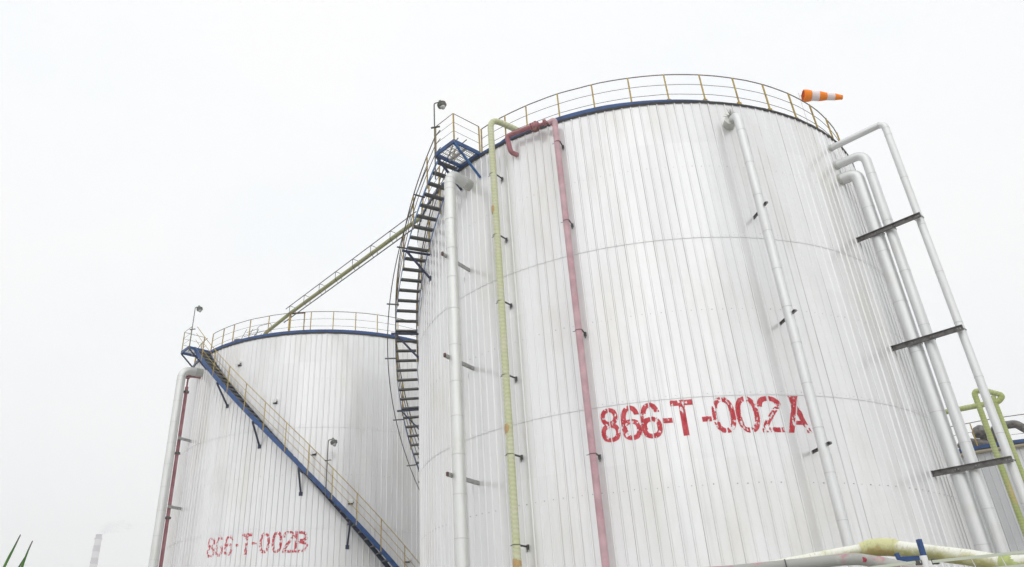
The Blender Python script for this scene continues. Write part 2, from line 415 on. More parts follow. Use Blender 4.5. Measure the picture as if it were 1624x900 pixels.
def make_tank(T, label, name_cat, levels, mat, screws, ht, taper, number=None):
    t = thing('storage_tank', (T[0], T[1], 0), label, 'storage tank', 'cylindrical storage tanks of the site')
    make_shell(T, t, 0, levels, mat, screws)
    # shallow conical roof
    s = MB(); rows = []
    for rad, z in ((8.0, ht + .03), (6.0, ht + .35), (3.0, ht + .8), (.05, ht + 1.15)):
        rows.append([Pt(T, i * 3.6, rad, z) for i in range(100)])
    s.grid(rows, None, 0, True, closed=True); s.build('roof', M['roof'], t)
    # ragged dark flashing under the eave
    s = MB(); n = 400; prof = ((7.98, -.012), (8.055, -.03), (8.06, .035), (7.97, .06))
    rows = []
    for rad, z in prof:
        rows.append([Pt(T, i * .9, rad + (.012 * mnoise.noise(Vector((i * .7, z * 5, 3))) if rad > 8 else 0), ht + z + (.02 * mnoise.noise(Vector((i * .35, 2, 7))) if z < 0 else 0)) for i in range(n)])
    s.grid(rows, None, 0, False, closed=True); s.build('eave_flashing', M['black'], t)
    # blue toe band
    s = MB(); segs = [i * 1.5 for i in range(-120, 121)]
    if taper: segs = [a for a in segs if -215 < a < -84 ]
    if taper: segs = [i * 1.5 for i in range(-143, -55)]
    ro, ri = [], []
    def hh(a): return band_h(a, taper) + .01
    s.grid([[Pt(T, a, 8.03, ht + .04) for a in segs], [Pt(T, a, 8.05, ht + .05) for a in segs], [Pt(T, a, 8.05, ht + .05 + hh(a)) for a in segs],
            [Pt(T, a, 8.02, ht + .055 + hh(a)) for a in segs], [Pt(T, a, 8.02, ht + .04) for a in segs]], None, 0, False)
    s.build('toe_band', M['blue'], t)
    return t

def ring_gap(x, y, cx, cy, rx, ry, t):
    a = ((abs(x - cx) / rx) ** 2.4 + (abs(y - cy) / ry) ** 2.4)
    b_ = ((abs(x - cx) / (rx - t)) ** 2.4 + (abs(y - cy) / (ry - t)) ** 2.4)
    return a < 1 < b_
def glyph(ch, x, y, w, h):
    """stencil letters in metres, lower left corner at 0,0"""
    t = .118; c = w / 2; slit = abs(x - c) < .019
    if ch == '0': return ring_gap(x, y, c, h / 2, w / 2, h / 2, t) and not slit
    if ch == '8':
        top = ring_gap(x, y, c, h * .735, w * .45, h * .265, t * .9); bot = ring_gap(x, y, c, h * .27, w * .5, h * .27, t * .9)
        return (top or bot) and not slit
    if ch == '6':
        bot = ring_gap(x, y, c, h * .30, w * .5, h * .30, t * .95)
        out = ring_gap(x, y, c, h / 2, w / 2, h / 2, t) and (x < c or (y > h * .72)) and y > h * .25
        return (bot or out) and not (slit and (y > h * .7 or y < h * .15 or h * .45 < y < h * .65))
    if ch == '-': return True
    if ch == 'T': return (y > h - t * 1.15) or abs(x - c) < t * .55
    if ch == '2':
        r_ = h * .27; cy = h - r_
        if y > cy - .02: return ring_gap(x, y, c, cy, w * .5, r_, t) and not slit
        if y < t: return not (abs(x - w * .42) < .018 or abs(x - w * .8) < .012)
        k = (y - t * .5) / (cy - t * .5); xc = t * .5 + (w - t) * k ** 1.25
        return abs(x - xc) < t * .62 and not (abs(y - h * .62) < .014)
    if ch == 'A':
        l = .5 * w * (y / h); inner = (x > w - l - t * 1.12 and x < w - l) or (x > l and x < l + t * 1.12)
        bar = h * .22 < y < h * .22 + t * .8 and l < x < w - l
        return (inner or bar) and not (0 < x - (l + t * 1.12) < .03)
    if ch == 'B':
        if x < t: return True
        if x < t + .04: return False
        x2 = x - t - .04; ww = w - t - .04
        top = ring_gap(x2, y, 0, h * .74, ww * .95, h * .26, t) ; bot = ring_gap(x2, y, 0, h * .27, ww, h * .27, t)
        return top or bot
    return False
def painted_number(T, parent, spec, mat, wear, seed, d=.0095):
    """each character as thin paint that follows the ribs; `wear` is the share of it that has flaked off"""
    s = MB()
    for (ch, a0, a1, z0, z1), wr in zip(spec, wear):
        w = R(a1 - a0) * RT; h = z1 - z0; nx = int(w / d); nz_ = int(h / d); cells = []
        for i in range(nx):
            for j in range(nz_):
                if glyph(ch, (i + .5) * w / nx, (j + .5) * h / nz_, w, h):
                    A0, A1 = a0 + (a1 - a0) * i / nx, a0 + (a1 - a0) * (i + 1) / nx
                    Z0, Z1 = z0 + h * j / nz_, z0 + h * (j + 1) / nz_
                    u = R(A0) * RT
                    n = mnoise.fractal(Vector((u * 13, Z0 * 8, seed)), .7, 2.0, 4) + .55 * mnoise.noise(Vector((u * 2.2, Z0 * 2.6, seed + 5)))
                    t_ = (A0 / PITCHA) % 1.0
                    if t_ < .1 or .18 < t_ < .26: n -= .08          # paint goes first on the rib edges
                    cells.append((n, A0, A1, Z0, Z1))
        cells.sort(key=lambda c: c[0])
        for n, A0, A1, Z0, Z1 in cells[int(len(cells) * wr):]:
            q = [(A0, Z0), (A1, Z0), (A1, Z1), (A0, Z1)]
            s.quad([Pt(T, a, shell_r(a) + .0105, z) for a, z in q], 0, [(R(a) * RT, z) for a, z in q])
    return s.build('painted_number', mat, parent)
spA = [('8', -114.85, -111.60, 5.01, 5.84), ('6', -111.25, -107.95, 5.0, 5.84), ('6', -107.9, -104.52, 4.99, 5.85), ('-', -104.24, -102.70, 5.32, 5.44),
       ('T', -102.68, -98.98, 4.99, 5.85), ('-', -97.85, -96.28, 5.29, 5.41), ('0', -96.08, -92.28, 5.0, 5.86), ('0', -92.15, -88.3, 4.99, 5.86),
       ('2', -88.3, -84.3, 4.99, 5.86), ('A', -83.9, -79.65, 4.98, 5.87)]
spB = [('8', -123.1, -119.68, 4.97, 5.8), ('6', -119.4, -116.38, 4.97, 5.8), ('6', -115.9, -112.7, 4.97, 5.81), ('-', -111.71, -110.73, 5.31, 5.42),
       ('T', -109.73, -106.19, 4.95, 5.81), ('-', -105.99, -104.47, 5.34, 5.44), ('0', -103.58, -100.2, 4.96, 5.8), ('0', -99.58, -96.29, 4.95, 5.81),
       ('2', -96.17, -92.6, 4.94, 5.81), ('B', -92.48, -88.4, 4.94, 5.8)]
LV = [-1.6, H2 - 4.33, H2, H1, HT]
scr = [3.85, 8.15, 12.53, H1 + .02, H2 + .02, H1 + .10]
tankA = make_tank(TA, 'big white ribbed tank in front, painted 866-T-002A in red', 'tank', LV, M['clad'], scr, HT, True)
painted_number(TA, tankA, spA, M['num_a'], (.10, .12, .10, .06, .13, .08, .28, .18, .24, .14), 3.3)
tankB = make_tank(TB, 'white ribbed tank further back at left, painted 866-T-002B in worn red', 'tank', LV, M['clad'], scr, HT, False)
painted_number(TB, tankB, spB, M['num_b'], (.42, .55, .45, .40, .40, .35, .38, .26, .38, .34), 8.1)
HC = 8.18
tankC = make_tank(TC, 'lower grey tank cut off at the right edge, behind the three tall pipes', 'tank', [-1.6, 3.8, HC], M['clad_c'], [6.0, 3.95], HC, False)

# ------------------------------------------------------------------ railings round the tank tops
def make_railing(T, ht, label, phase, skip=None, n=46):
    t = thing('safety_railing', (T[0], T[1], ht + G), label, 'railing', 'railings round the tank tops')
    for a in ([phase + i * 360.0 / n for i in range(n)] + ([-136.6] if skip else [])):
        if skip and abs((a + 180) % 360 - 180 + 131.4) < 1: a = -129.3
        aw = (a + 180) % 360 - 180
        if skip and skip[0] < aw < skip[1]: continue
        s = MB(); A = axes(a + random.uniform(-2, 2)); b0 = Pt(T, a, 7.93, ht + .0); lean = random.uniform(-.02, .02)
        top = Pt(T, a + lean * 2, 7.90, ht + 1.18)
        s.bar(b0, top, .045, .008, up=A.col[1]); s.bar(b0 + A.col[0] * .02 , top + A.col[0] * .02, .008, .045, up=A.col[1])
        s.box(b0 + Vector((0, 0, .1)), (.07, .12, .2), A)
        s.build('post', M['ochre'], t)
    for k, (h, rad) in enumerate(((1.19, .017), (.80, .009), (.43, .009))):
        s = MB(); a0, a1 = (skip[1], skip[0] + 360) if skip else (0, 360)
        m_ = 150; pts = [Pt(T, a0 + (a1 - a0) * j / m_, 7.89 + .01 * mnoise.noise(Vector((j * .4, k, 0))), ht + h + .012 * mnoise.noise(Vector((j * .5, k, 5)))) for j in range(m_ + 1)]
        s.tube(pts, rad, 6); s.build('rail', M['rail'], t)
    return t
make_railing(TA, HT, 'thin yellow-posted railing round the top of the big front tank', -84.45, (-142, -137))
make_railing(TB, HT, 'thin yellow-posted railing round the top of the left rear tank', -84.45, (-142, -137))
make_railing(TC, HC, 'railing round the top of the low tank at the right edge', -124.3)

# ------------------------------------------------------------------ stairs wound round the tanks
def make_stairs(T, label, a_top, sgn, h_at, inner_rail, zlabel, rail_mat, string_mat):
    """h_at(a): height of the stringers' top edge. sgn: direction of descent"""
    t = thing('spiral_staircase', tuple(Pt(T, a_top, 8.5, -1.6)), label, 'staircase', 'spiral stairs on the tanks')
    RI, RO = 8.10, 8.85
    a_end = a_top
    while h_at(a_end) > -1.3: a_end += sgn
    na = int(abs(a_end - a_top))
    for rad, mt in ((RO, string_mat), (RI, M['navy'] if sgn > 0 else string_mat)):
        s = MB(); A_ = [a_top + sgn * j for j in range(na + 1)]; D = .13 if sgn < 0 else .25
        P_ = lambda r_, dz: [Pt(T, a, r_, h_at(a) + dz) for a in A_]
        # channel section
        s.grid([P_(rad, 0), P_(rad, -D), P_(rad - .012, -D), P_(rad - .012, 0), P_(rad, 0)], None, 0, False)
        fl = -.06 if rad == RO else .06
        for dz in ((-.004, -D + .004) if sgn > 0 else ()): s.grid([P_(rad, dz), P_(rad + fl, dz), P_(rad + fl, dz - .008), P_(rad, dz - .008)], None, 0, False)
        s.build('stringer', mt, t)
    # treads
    n = 0; a = a_top + sgn * 1.2; da = 1.88
    while h_at(a) > -1.2 and n < 100:
        s = MB(); z = h_at(a) - .10; A = axes(a)
        c = Pt(T, a, (RI + RO) / 2, z)
        hd = .085 if sgn < 0 else .12; s.box(c, (RO - RI - .03, hd * 2, .012), A)
        for sg in (-1, 1): s.box(c + A @ Vector((0, sg * hd, -.016)), (RO - RI - .03, .008, .044), A)
        for k in (-.06, -.02, .02, .06): s.box(c + A @ Vector((0, k, .010)), (RO - RI - .06, .012, .012), A)
        s.build('tread', M['tread'], t); a += sgn * da; n += 1
    # handrails
    for rad, on in ((RO, True), (RI, inner_rail)):
        if not on: continue
        a = a_top + sgn * (5.5 if rad == RO else 9); stop = -1.2
        k = 0
        while h_at(a) > stop and k < 24:
            s = MB(); h = h_at(a); ax = axes(a)
            s.bar(Pt(T, a, rad, h - .22), Pt(T, a, rad, h + 1.06), .042, .008, up=ax.col[0]); s.bar(Pt(T, a, rad - .018, h - .2), Pt(T, a, rad - .018, h + 1.06), .008, .042, up=ax.col[0])
            s.build('handrail_post', rail_mat, t); a += sgn * 6.95; k += 1
        for dz, rr_ in ((1.07, .019), (.72, .013), (.37, .013)):
            if rad == RI and dz < .5: continue
            s = MB(); s.tube([Pt(T, a_top + sgn * j * na / (na // 2 * 1.0), rad, h_at(a_top + sgn * j * na / (na // 2 * 1.0)) + dz) for j in range(na // 2 + 1)], rr_, 6)
            s.build('handrail', M['rail'] if sgn < 0 else rail_mat, t)
    # brackets: a beam under the stringers and a diagonal down to the wall
    a = a_top + sgn * (14.8 if sgn > 0 else 16.6)
    while h_at(a) > .3:
        h = h_at(a); dz = .26 if sgn > 0 else .14
        s = MB(); ax = axes(a)
        s.bar(Pt(T, a, 8.0, h - dz - .035), Pt(T, a, 9.0 if sgn < 0 else 8.87, h - dz - .035), .06, .06)
        s.bar(Pt(T, a, 8.84, h - dz - .05), Pt(T, a, 8.02, h - dz - .95), .075, .05)
        s.box(Pt(T, a, 8.035, h - dz - .95), (.03, .16, .16), ax)
        s.build('bracket', M['navy'], t); a += sgn * 14.9
    # top landing
    aa0, aa1 = a_top - sgn * .3, a_top - sgn * 6.4; zt = 15.0
    p = MB()
    def PP(a, r_): return Pt(T, a, r_, zt)
    mid = (aa0 + aa1) / 2; ax = axes(mid)
    wd = R(abs(aa1 - aa0)) * 8.55
    def Q(u, v, dz=0): return Pt(T, mid, 8.0, zt + dz) + ax.col[0] * u + ax.col[1] * v
    pl = MB(); UO = 1.10
    for v in (-wd / 2, wd / 2): pl.bar(Q(.02, v, -.06), Q(UO, v, -.06), .05, .14)
    for u in (.04, UO): pl.bar(Q(u, -wd / 2, -.06), Q(u, wd / 2, -.06), .05, .14)
    plo = pl.build('platform', M['blue'], t)
    gr = MB()
    for k in range(1, 15): gr.box(Q(UO * k / 15, 0, -.015), (.007, wd - .05, .022), ax)
    for k in range(1, 5): gr.box(Q(UO / 2, -wd / 2 + wd * k / 5, -.018), (UO - .05, .012, .03), ax)
    for u, v0, v1 in ((.55, -wd / 2, wd / 2),): gr.bar(Q(u, v0, -.07), Q(u, v1, -.07), .05, .07)
    gr.build('grating', M['arm'], plo)
    for v in (-wd / 2, wd / 2):
        s = MB(); s.bar(Q(UO - .02, v, -.13), Q(.03, v, -1.0), .07, .05); s.build('bracket', M['navy'] if v * sgn > 0 else M['blue_light'] if sgn < 0 else M['navy'], t)
    edge = [(UO, -wd / 2), (UO, wd / 2), (.0, -sgn * wd / 2)]
    for u, v in edge:
        s = MB(); s.bar(Q(u, v, -.1), Q(u, v, 1.05), .045, .008, up=ax.col[0]); s.bar(Q(u - .02, v, -.1), Q(u - .02, v, 1.05), .008, .045, up=ax.col[0]); s.build('guard_post', M['ochre'] if sgn < 0 else M['ochre_pale'], t)
    for dz, rr_ in ((1.05, .014), (.70, .008), (.36, .008)):
        s = MB(); s.tube([Q(UO, sgn * wd / 2, dz), Q(UO, -sgn * wd / 2, dz), Q(0, -sgn * wd / 2, dz)], rr_, 6)
        s.build('guard_rail', M['rail'], t)
    return t, Q, wd
hA = lambda a: min(15.02, 14.3 + .137 * (a + 150))
hB = lambda a: min(15.02, 13.5 - .146 * (a + 125.7))
stA, QA, wA = make_stairs(TA, 'blue staircase with dark treads curving up the left side of the big tank', -143.4, -1, hA, True, '', M['ochre'], M['blue_light'])
stB, QB, wB = make_stairs(TB, 'blue staircase with yellow handrail running diagonally down the left rear tank', -136.2, 1, hB, False, '', M['ochre'], M['blue'])

# electrical conduit that follows the stair of tank A
t = thing('cable_conduit', tuple(Pt(TA, -170, 9.15, 11.6)), 'thin dark conduit on small brackets along the outside of the curved stair', 'conduit')
s = MB(); s.tube([Pt(TA, -146 - j, 9.12, 14.3 + .137 * (-146 - j + 150) - .15) for j in range(0, 62)], .016, 6)
s.build('conduit_pipe', M['steel'], t)
for a in (-150.5, -159.5, -169.5, -179.5, -191.5, -201):
    s = MB(); h = 14.3 + .137 * (a + 150); s.bar(Pt(TA, a, 8.8, h - .18), Pt(TA, a, 9.22, h - .18), .04, .04); s.build('clip', M['steel'], t)

# ------------------------------------------------------------------ insulated pipes
def jacket_pipe(name, label, cat, path, rad, mat, step, group, flange=None, bendr=.45, start=0.0, ribbed=True):
    t = thing(name, (path[-1][0], path[-1][1], 0), label, cat, group)
    pts = bend(path, bendr, 9); s = MB()
    s.tube(pts, rad, 24)
    # overlapping jacket ends: a thin raised seam ring every metre, close together in the elbow
    d = start; L = 0; allp = dense(pts, .05); acc = [0]
    for a, b_ in zip(allp, allp[1:]): acc.append(acc[-1] + (Vector(b_) - Vector(a)).length)
    nxt = start; i = 1
    while i < len(allp) - 1:
        curve = (Vector(allp[min(i + 2, len(allp) - 1)]) - Vector(allp[i])).angle(Vector(allp[i]) - Vector(allp[max(i - 2, 0)]), 0) if i > 1 else 0
        if acc[i] >= nxt:
            p = Vector(allp[i]); tdir = (Vector(allp[i + 1]) - Vector(allp[i - 1])).normalized()
            s.tube([p - tdir * .007, p + tdir * .007], rad + .004, 24, mi=1)
            nxt = acc[i] + (step * .16 if curve > .03 and ribbed else step * random.uniform(.92, 1.06))
        i += 1
    s.build('jacket', [mat, M['seam']], t)
    return t
WP = 'white insulated pipes down the tank walls'
# left of tank A
t = jacket_pipe('insulated_pipe', 'thick white insulated pipe with rounded elbow beside the stair of the big tank', 'pipe',
                [Pt(TA, -140.6, 8.02, 13.98), Pt(TA, -139.6, 9.0, 13.98), Pt(TA, -139.2, 9.0, -1.6)], .175, M['insul'], 1.02, WP)
s = MB(); p0, p1 = Pt(TA, -140.5, 8.12, 13.98), Pt(TA, -140.3, 8.33, 13.98); s.tube([Pt(TA, -140.6, 7.98, 13.98), p1], .182, 24); s.build('collar', M['insul_g'], t)
s = MB(); dd = (p1 - p0).normalized()
for k in range(16):
    q = dd.orthogonal().normalized(); q.rotate(Matrix.Rotation(2 * pi * k / 16, 3, dd)); s.box(p1 + q * .185, (.03, .03, .03))
s.build('rivet_ring', M['white'], t)
def arm(name, label, ang0, r0_, ang1, r1_, h, w=.07, mt='beam', clamp=None, group=None, hh=None):
    t = thing(name, tuple(Pt(TA, ang0, r0_, h)), label, 'bracket', group)
    return t
def wall_bracket(T, a_w, a_o, r_o, h, label, group, mat='arm', w=.10, plate=True, tail=None):
    """a channel arm from the wall out past the pipe"""
    t = thing('pipe_bracket', tuple(Pt(T, a_w, 8.0, h)), label, 'bracket', group)
    p0, p1 = Pt(T, a_w, 8.0, h), Pt(T, a_o, r_o, h); z = (p1 - p0).normalized(); sd = z.cross(Vector((0, 0, 1)))
    s = MB(); s.bar(p0, p1, .008, w, up=(0, 0, 1))
    for dz in (-w / 2, w / 2): s.bar(p0 + Vector((0, 0, dz)) + sd * .022, p1 + Vector((0, 0, dz)) + sd * .022, .045, .007)
    s.box(p1, (.035, .035, w * .8))
    s.build('arm', M[mat], t)
    return t
for k, (h, wd_) in enumerate(((10.98, 'upper'), (7.83, 'middle'), (4.64, 'lower'))):
    t = wall_bracket(TA, -141.75, -139.6, 9.33, h, wd_ + ' bracket holding the thick white pipe left of the green pipe', 'brackets of the left white pipe')
    s = MB(); s.box(Pt(TA, -139.6, 9.36, h), (.04, .07, .10), axes(-139.6)); s.build('end_plate', paint('rusty_plate', (.12, .05, .04), rough=.7), t)
# middle of tank A
t = jacket_pipe('insulated_pipe', 'white insulated pipe crossing the end of the 866-T-002A number', 'pipe',
                [Pt(TA, -80.9, 8.02, 13.98), Pt(TA, -81.3, 8.6, 13.98), Pt(TA, -81.3, 8.6, -1.6)], .118, M['insul_w'], 1.02, WP, bendr=.3)
s = MB(); s.tube([Pt(TA, -80.9, 7.98, 13.98), Pt(TA, -81.5, 8.32, 13.98)], .17, 20); s.build('collar', M['insul_g'], t)
s = MB(); rnd = random.Random(4)
for k in range(44):
    c = Pt(TA, -81.6, 8.36, 14.06) + Vector((rnd.gauss(0, .06), rnd.gauss(0, .05), rnd.gauss(.07, .07))); dv = Vector((rnd.gauss(0, 1), rnd.gauss(0, 1), rnd.gauss(.6, 1))).normalized() * .1
    s.bar(Pt(TA, -81.6, 8.36, 14.04), c + dv, .010, .004)
o = s.build('loose_wool', paint('grey_wool', (.28, .29, .24), rough=.9), t)
for k, (h, wd_) in enumerate(((10.85, 'upper'), (7.75, 'middle'), (4.53, 'lower'))):
    wall_bracket(TA, -80.4, -80.9, 8.82, h, wd_ + ' stub bracket behind the white pipe by the red number', 'brackets of the middle white pipe', 'beam', .06)
# three at the right of tank A
AR = -51.9
for (rad_pos, hh_, rad, lab, mt, bw) in ((8.50, 13.08, .178, 'innermost and thickest of the three bent white pipes at the right', 'insul_w', .36),
                                     (8.875, 13.60, .132, 'middle one of the three bent white pipes at the right', 'insul_w', .32),
                                     (9.66, 14.25, .098, 'outermost, thinnest and tallest of the three bent white pipes at the right', 'insul_w', .22)):
    a_o = -51.5
    t = jacket_pipe('insulated_pipe', lab, 'pipe', [Pt(TA, AR, 8.0, hh_), Pt(TA, a_o, rad_pos, hh_), Pt(TA, a_o, rad_pos, -1.6)], rad, M[mt], 1.5, WP, bendr=bw)
    s = MB(); s.tube([Pt(TA, AR, 7.98, hh_), Pt(TA, AR, 8.1, hh_)], rad + .012, 20); s.build('collar', M['insul_g'], t)
for h, wd_ in ((10.93, 'topmost'), (7.60, 'second highest'), (4.31, 'lowest visible')):
    t = thing('support_beam', tuple(Pt(TA, -52, 8, h)), wd_ + ' dark steel beam across the three bent pipes', 'beam', 'steel beams under the three right pipes')
    p0, p1 = Pt(TA, -51.5, 8.0, h), Pt(TA, -51.5, 9.78, h); z = (p1 - p0).normalized(); sd = Vector((0, 0, 1)).cross(z).normalized() ; sd = sd if sd.dot(Vector(( -p0.x, -p0.y, 0))) > 0 else -sd
    off = sd * .20
    s = MB(); p0, p1 = p0 + off, p1 + off
    s.bar(p0, p1, .01, .13)
    for dz in (-.065, .065): s.bar(p0 + sd * .028 + Vector((0, 0, dz)), p1 + sd * .028 + Vector((0, 0, dz)), .056, .01)
    s.build('channel', M['beam'], t)
    for q in (.3, .34, .56, .60, .93, .96):
        s = MB(); c = p0.lerp(p1, q); s.box(c + sd * .01, (.025, .025, .03)); s.build('bolt', M['screw'], t)
    for rp, a_o, rad in ((8.50, -51.5, .178), (8.875, -51.5, .132), (9.66, -51.5, .098)):
        c = Pt(TA, a_o, rp, h); s = MB(); pts = []
        for k in range(13):
            an = pi * k / 12; pts.append(c + z * cos(an) * (rad + .01) - sd * sin(an) * (rad + .01))
        pts = [p0 + z * ((c + z * (rad + .01)) - p0).dot(z)] + pts + [p0 + z * ((c - z * (rad + .01)) - p0).dot(z)]
        s.tube(pts, .009, 6); s.build('clamp', M['steel'], t)

# pale green pipe
t = thing('green_pipe', tuple(Pt(TA, -131.2, 8.4, -1.6)), 'pale green taped pipe rising over the rim of the big tank beside the pink pipe', 'pipe')
gp = bend([Pt(TA, -126.5, 7.35, 14.9), Pt(TA, -126.5, 7.45, 15.35), Pt(TA, -131.0, 8.4, 15.72), Pt(TA, -131.2, 8.4, -1.6)], .3, 7)
s = MB(); s.tube(dense(gp, .3), .098, 18); s.build('pipe_body', M['green'], t)
for h in (12.28, 5.68, 2.45):
    s = MB(); s.tube([Pt(TA, -131.2, 8.4, h - .12), Pt(TA, -131.2, 8.4, h - .05), Pt(TA, -131.2, 8.4, h + .06), Pt(TA, -131.2, 8.4, h + .12)], [.1, .106, .107, .1], 18)
    s.build('joint_wrap', paint('rust_orange', (.46, .30, .13), (.5, .42, .2), .7, scale=20), t)
def small_bracket(T, a, r_p, rad, h, label, group):
    t = thing('pipe_bracket', tuple(Pt(T, a, 8.0, h)), label, 'bracket', group)
    s = MB(); aw = a + .55; ax = axes(aw)
    s.bar(Pt(T, aw, 8.0, h), Pt(T, aw, r_p + .02, h), .035, .012); s.bar(Pt(T, aw, 8.0, h - .018), Pt(T, aw, r_p + .02, h - .018), .008, .035); s.bar(Pt(T, aw, 8.05, h + .03), Pt(T, aw, 8.05, h - .13), .04, .02)
    s.box(Pt(T, aw, 8.035, h - .02), (.012, .07, .12), ax); s.build('arm', M['steel'], t)
    s = MB(); c = Pt(T, a, r_p, h); pts = [c + Vector((cos(q), sin(q), 0)) * (rad + .008) for q in [2 * pi * k / 16 for k in range(17)]]
    s.tube(pts, .008, 5, caps=False); s.tube([c - axes(a).col[1] * (rad - .02), c - axes(a).col[1] * (rad + .08)], .008, 5); s.build('clamp', M['steel'], t)
for h, lb in ((13.55, 'topmost'), (11.40, 'second'), (9.27, 'third'), (7.12, 'fourth'), (5.03, 'fifth'), (2.88, 'lowest visible')):
    small_bracket(TA, -131.2, 8.4, .098, h, lb + ' small clamp bracket on the pale green pipe', 'clamps of the green pipe')
# pink pipe with its valve
t = thing('pink_pipe', tuple(Pt(TA, -116.2, 8.3, -1.6)), 'faded pink pipe with a valve along the rim of the big tank', 'pipe')
s = MB(); s.tube(dense(bend([Pt(TA, -117.6, 8.3, 14.66), Pt(TA, -116.3, 8.3, 14.72), Pt(TA, -116.2, 8.3, -1.6)], .16, 7), .3), .088, 18); s.build('riser', M['pink'], t)
s = MB(); arc = lambda a0, a1, h0, h1, n=8: [Pt(TA, a0 + (a1 - a0) * k / n, 8.32, h0 + (h1 - h0) * k / n) for k in range(n + 1)]
s.tube(bend([Pt(TA, -126.4, 8.02, 14.17), Pt(TA, -127.0, 8.25, 14.17), Pt(TA, -127.3, 8.33, 14.75)] + arc(-126.4, -121.3, 14.76, 14.74), .14, 6), .076, 18)
s.build('header', M['rose'], t)
s = MB(); s.tube(arc(-119.6, -117.5, 14.70, 14.68, 4), .05, 14); s.build('header', M['rose'], t)
v = MB(); v.tube(arc(-121.3, -119.6, 14.74, 14.70, 3), [.085, .12, .115, .06], 14)
for a, r_ in ((-121.4, .135), (-120.9, .135), (-119.9, .12), (-118.55, .10), (-118.25, .10)):
    v.tube([Pt(TA, a - .1, 8.32, 14.72), Pt(TA, a + .1, 8.32, 14.72)], r_, 16)
vo = v.build('valve', M['rose'], t)
v = MB(); c = Pt(TA, -120.5, 8.32, 14.7); v.tube([c + Vector((0, 0, .1)), c + Vector((0, 0, .17))], .05, 10); v.box(c + Vector((0, 0, -.12)), (.14, .14, .1), axes(-120)); v.build('bonnet', paint('valve_rust', (.22, .09, .07), (.12, .07, .06), .6, scale=15), vo)
for h, lb in ((13.87, 'topmost'), (11.16, 'second'), (7.88, 'third'), (4.71, 'lowest visible')):
    small_bracket(TA, -116.2, 8.3, .088, h, lb + ' small clamp bracket on the faded pink pipe', 'clamps of the pink pipe')

# left pipes of tank B
t = jacket_pipe('insulated_pipe', 'thick white insulated pipe at the far left edge of the rear tank', 'pipe',
                [Pt(TB, -140.3, 8.02, 13.98), Pt(TB, -140.9, 9.0, 13.98), Pt(TB, -140.5, 9.0, -1.6)], .21, M['insul'], 1.05, WP, bendr=.5)
s = MB(); s.tube([Pt(TB, -140.3, 7.98, 13.98), Pt(TB, -140.5, 8.35, 13.98)], .218, 24); s.build('collar', M['insul_g'], t)
t = thing('red_pipe', tuple(Pt(TB, -142.0, 8.6, -1.6)), 'thin dark red pipe with a valve beside the far left white pipe', 'pipe')
s = MB(); s.tube([Pt(TB, -141.9, 8.6, 13.2), Pt(TB, -141.9, 8.6, -1.6)], .085, 12); s.build('pipe_body', M['rose'], t)
s = MB(); s.tube([Pt(TB, -141.9, 8.6, 13.2), Pt(TB, -141.9, 8.6, 13.75)], .05, 10); s.tube([Pt(TB, -141.9, 8.62, 13.8), Pt(TB, -140.9, 8.0, 13.8)], .09, 12); s.build('branch', M['rose'], t)
s = MB(); c = Pt(TB, -141.9, 8.62, 13.8)
for k in range(5):
    z0 = -.16 + k * .08; s.tube([c + Vector((0, 0, z0)), c + Vector((0, 0, z0 + .075))], (.1, .17, .2, .17, .12)[k], 14)
s.build('valve', M['rose'], t)
for h in (12.9, 9.86, 6.9):
    s = MB(); s.tube([Pt(TB, -141.9, 8.6, h), Pt(TB, -141.9, 8.6, h + .08)], .15, 12); s.build('coupling', M['steel'], t)
for h, lb in ((10.58, 'upper'), (7.40, 'lower')):
    wall_bracket(TB, -141.9, -140.2, 8.75, h, lb + ' bracket beside the dark red pipe on the rear tank', 'brackets of the far left pipe', w=.12)

# ------------------------------------------------------------------ pipe bridge between the tanks
t = thing('pipe_bridge', (-7.4, 35.0, 15 + G), 'olive pipe with thin guide rails spanning the gap from rear tank to front tank', 'pipe bridge')
b0, b1 = W(-7.42, 35.1, 16.05), W(-.92, 26.5, 16.0)
s = MB(); s.tube(dense(bend([W(-8.85, 35.94, 14.95), W(-8.80, 35.90, 15.32), b0, b1, W(-.35, 25.75, 15.9), W(.1, 25.5, 15.0)], .4, 6), .25), .088, 16); s.build('pipe_body', M['olive'], t)
side = (b1 - b0).cross(Vector((0, 0, 1))).normalized()
for du, dz in ((.16, .26), (-.16, .24), (0.0, -.27)):
    e0, e1 = b0.lerp(b1, -.06 if dz < 0 else -.02), b0.lerp(b1, 1.02)
    s = MB(); s.tube([e0 + side * du + Vector((0, 0, dz)), e1 + side * du + Vector((0, 0, dz))], .02 if dz > 0 else .025, 6); s.build('guide_rail', M['steel'], t)
for k in range(8):
    c = b0.lerp(b1, .02 + k * .138); s = MB()
    s.tube([c + side * .16 + Vector((0, 0, .26)), c + side * .17 + Vector((0, 0, -.1)), c + Vector((0, 0, -.27)), c - side * .17 + Vector((0, 0, -.1)), c - side * .16 + Vector((0, 0, .24)), c + side * .16 + Vector((0, 0, .26))], .013, 6)
    s.build('hanger', M['steel'], t)
s = MB()
s.bar(Pt(TB, -99.8, 7.9, 14.85), Pt(TB, -99.8, 7.9, 16.0), .06); s.bar(Pt(TB, -95.0, 7.75, 14.85), Pt(TB, -95.0, 7.75, 16.0), .05)
s.build('frame_post', M['ochre'], t)
s = MB(); s.bar(Pt(TB, -100.4, 7.85, 15.97), Pt(TB, -94.6, 7.85, 15.97), .05); s.build('crossbar', paint('rust_brown', (.20, .09, .03), rough=.7), t)

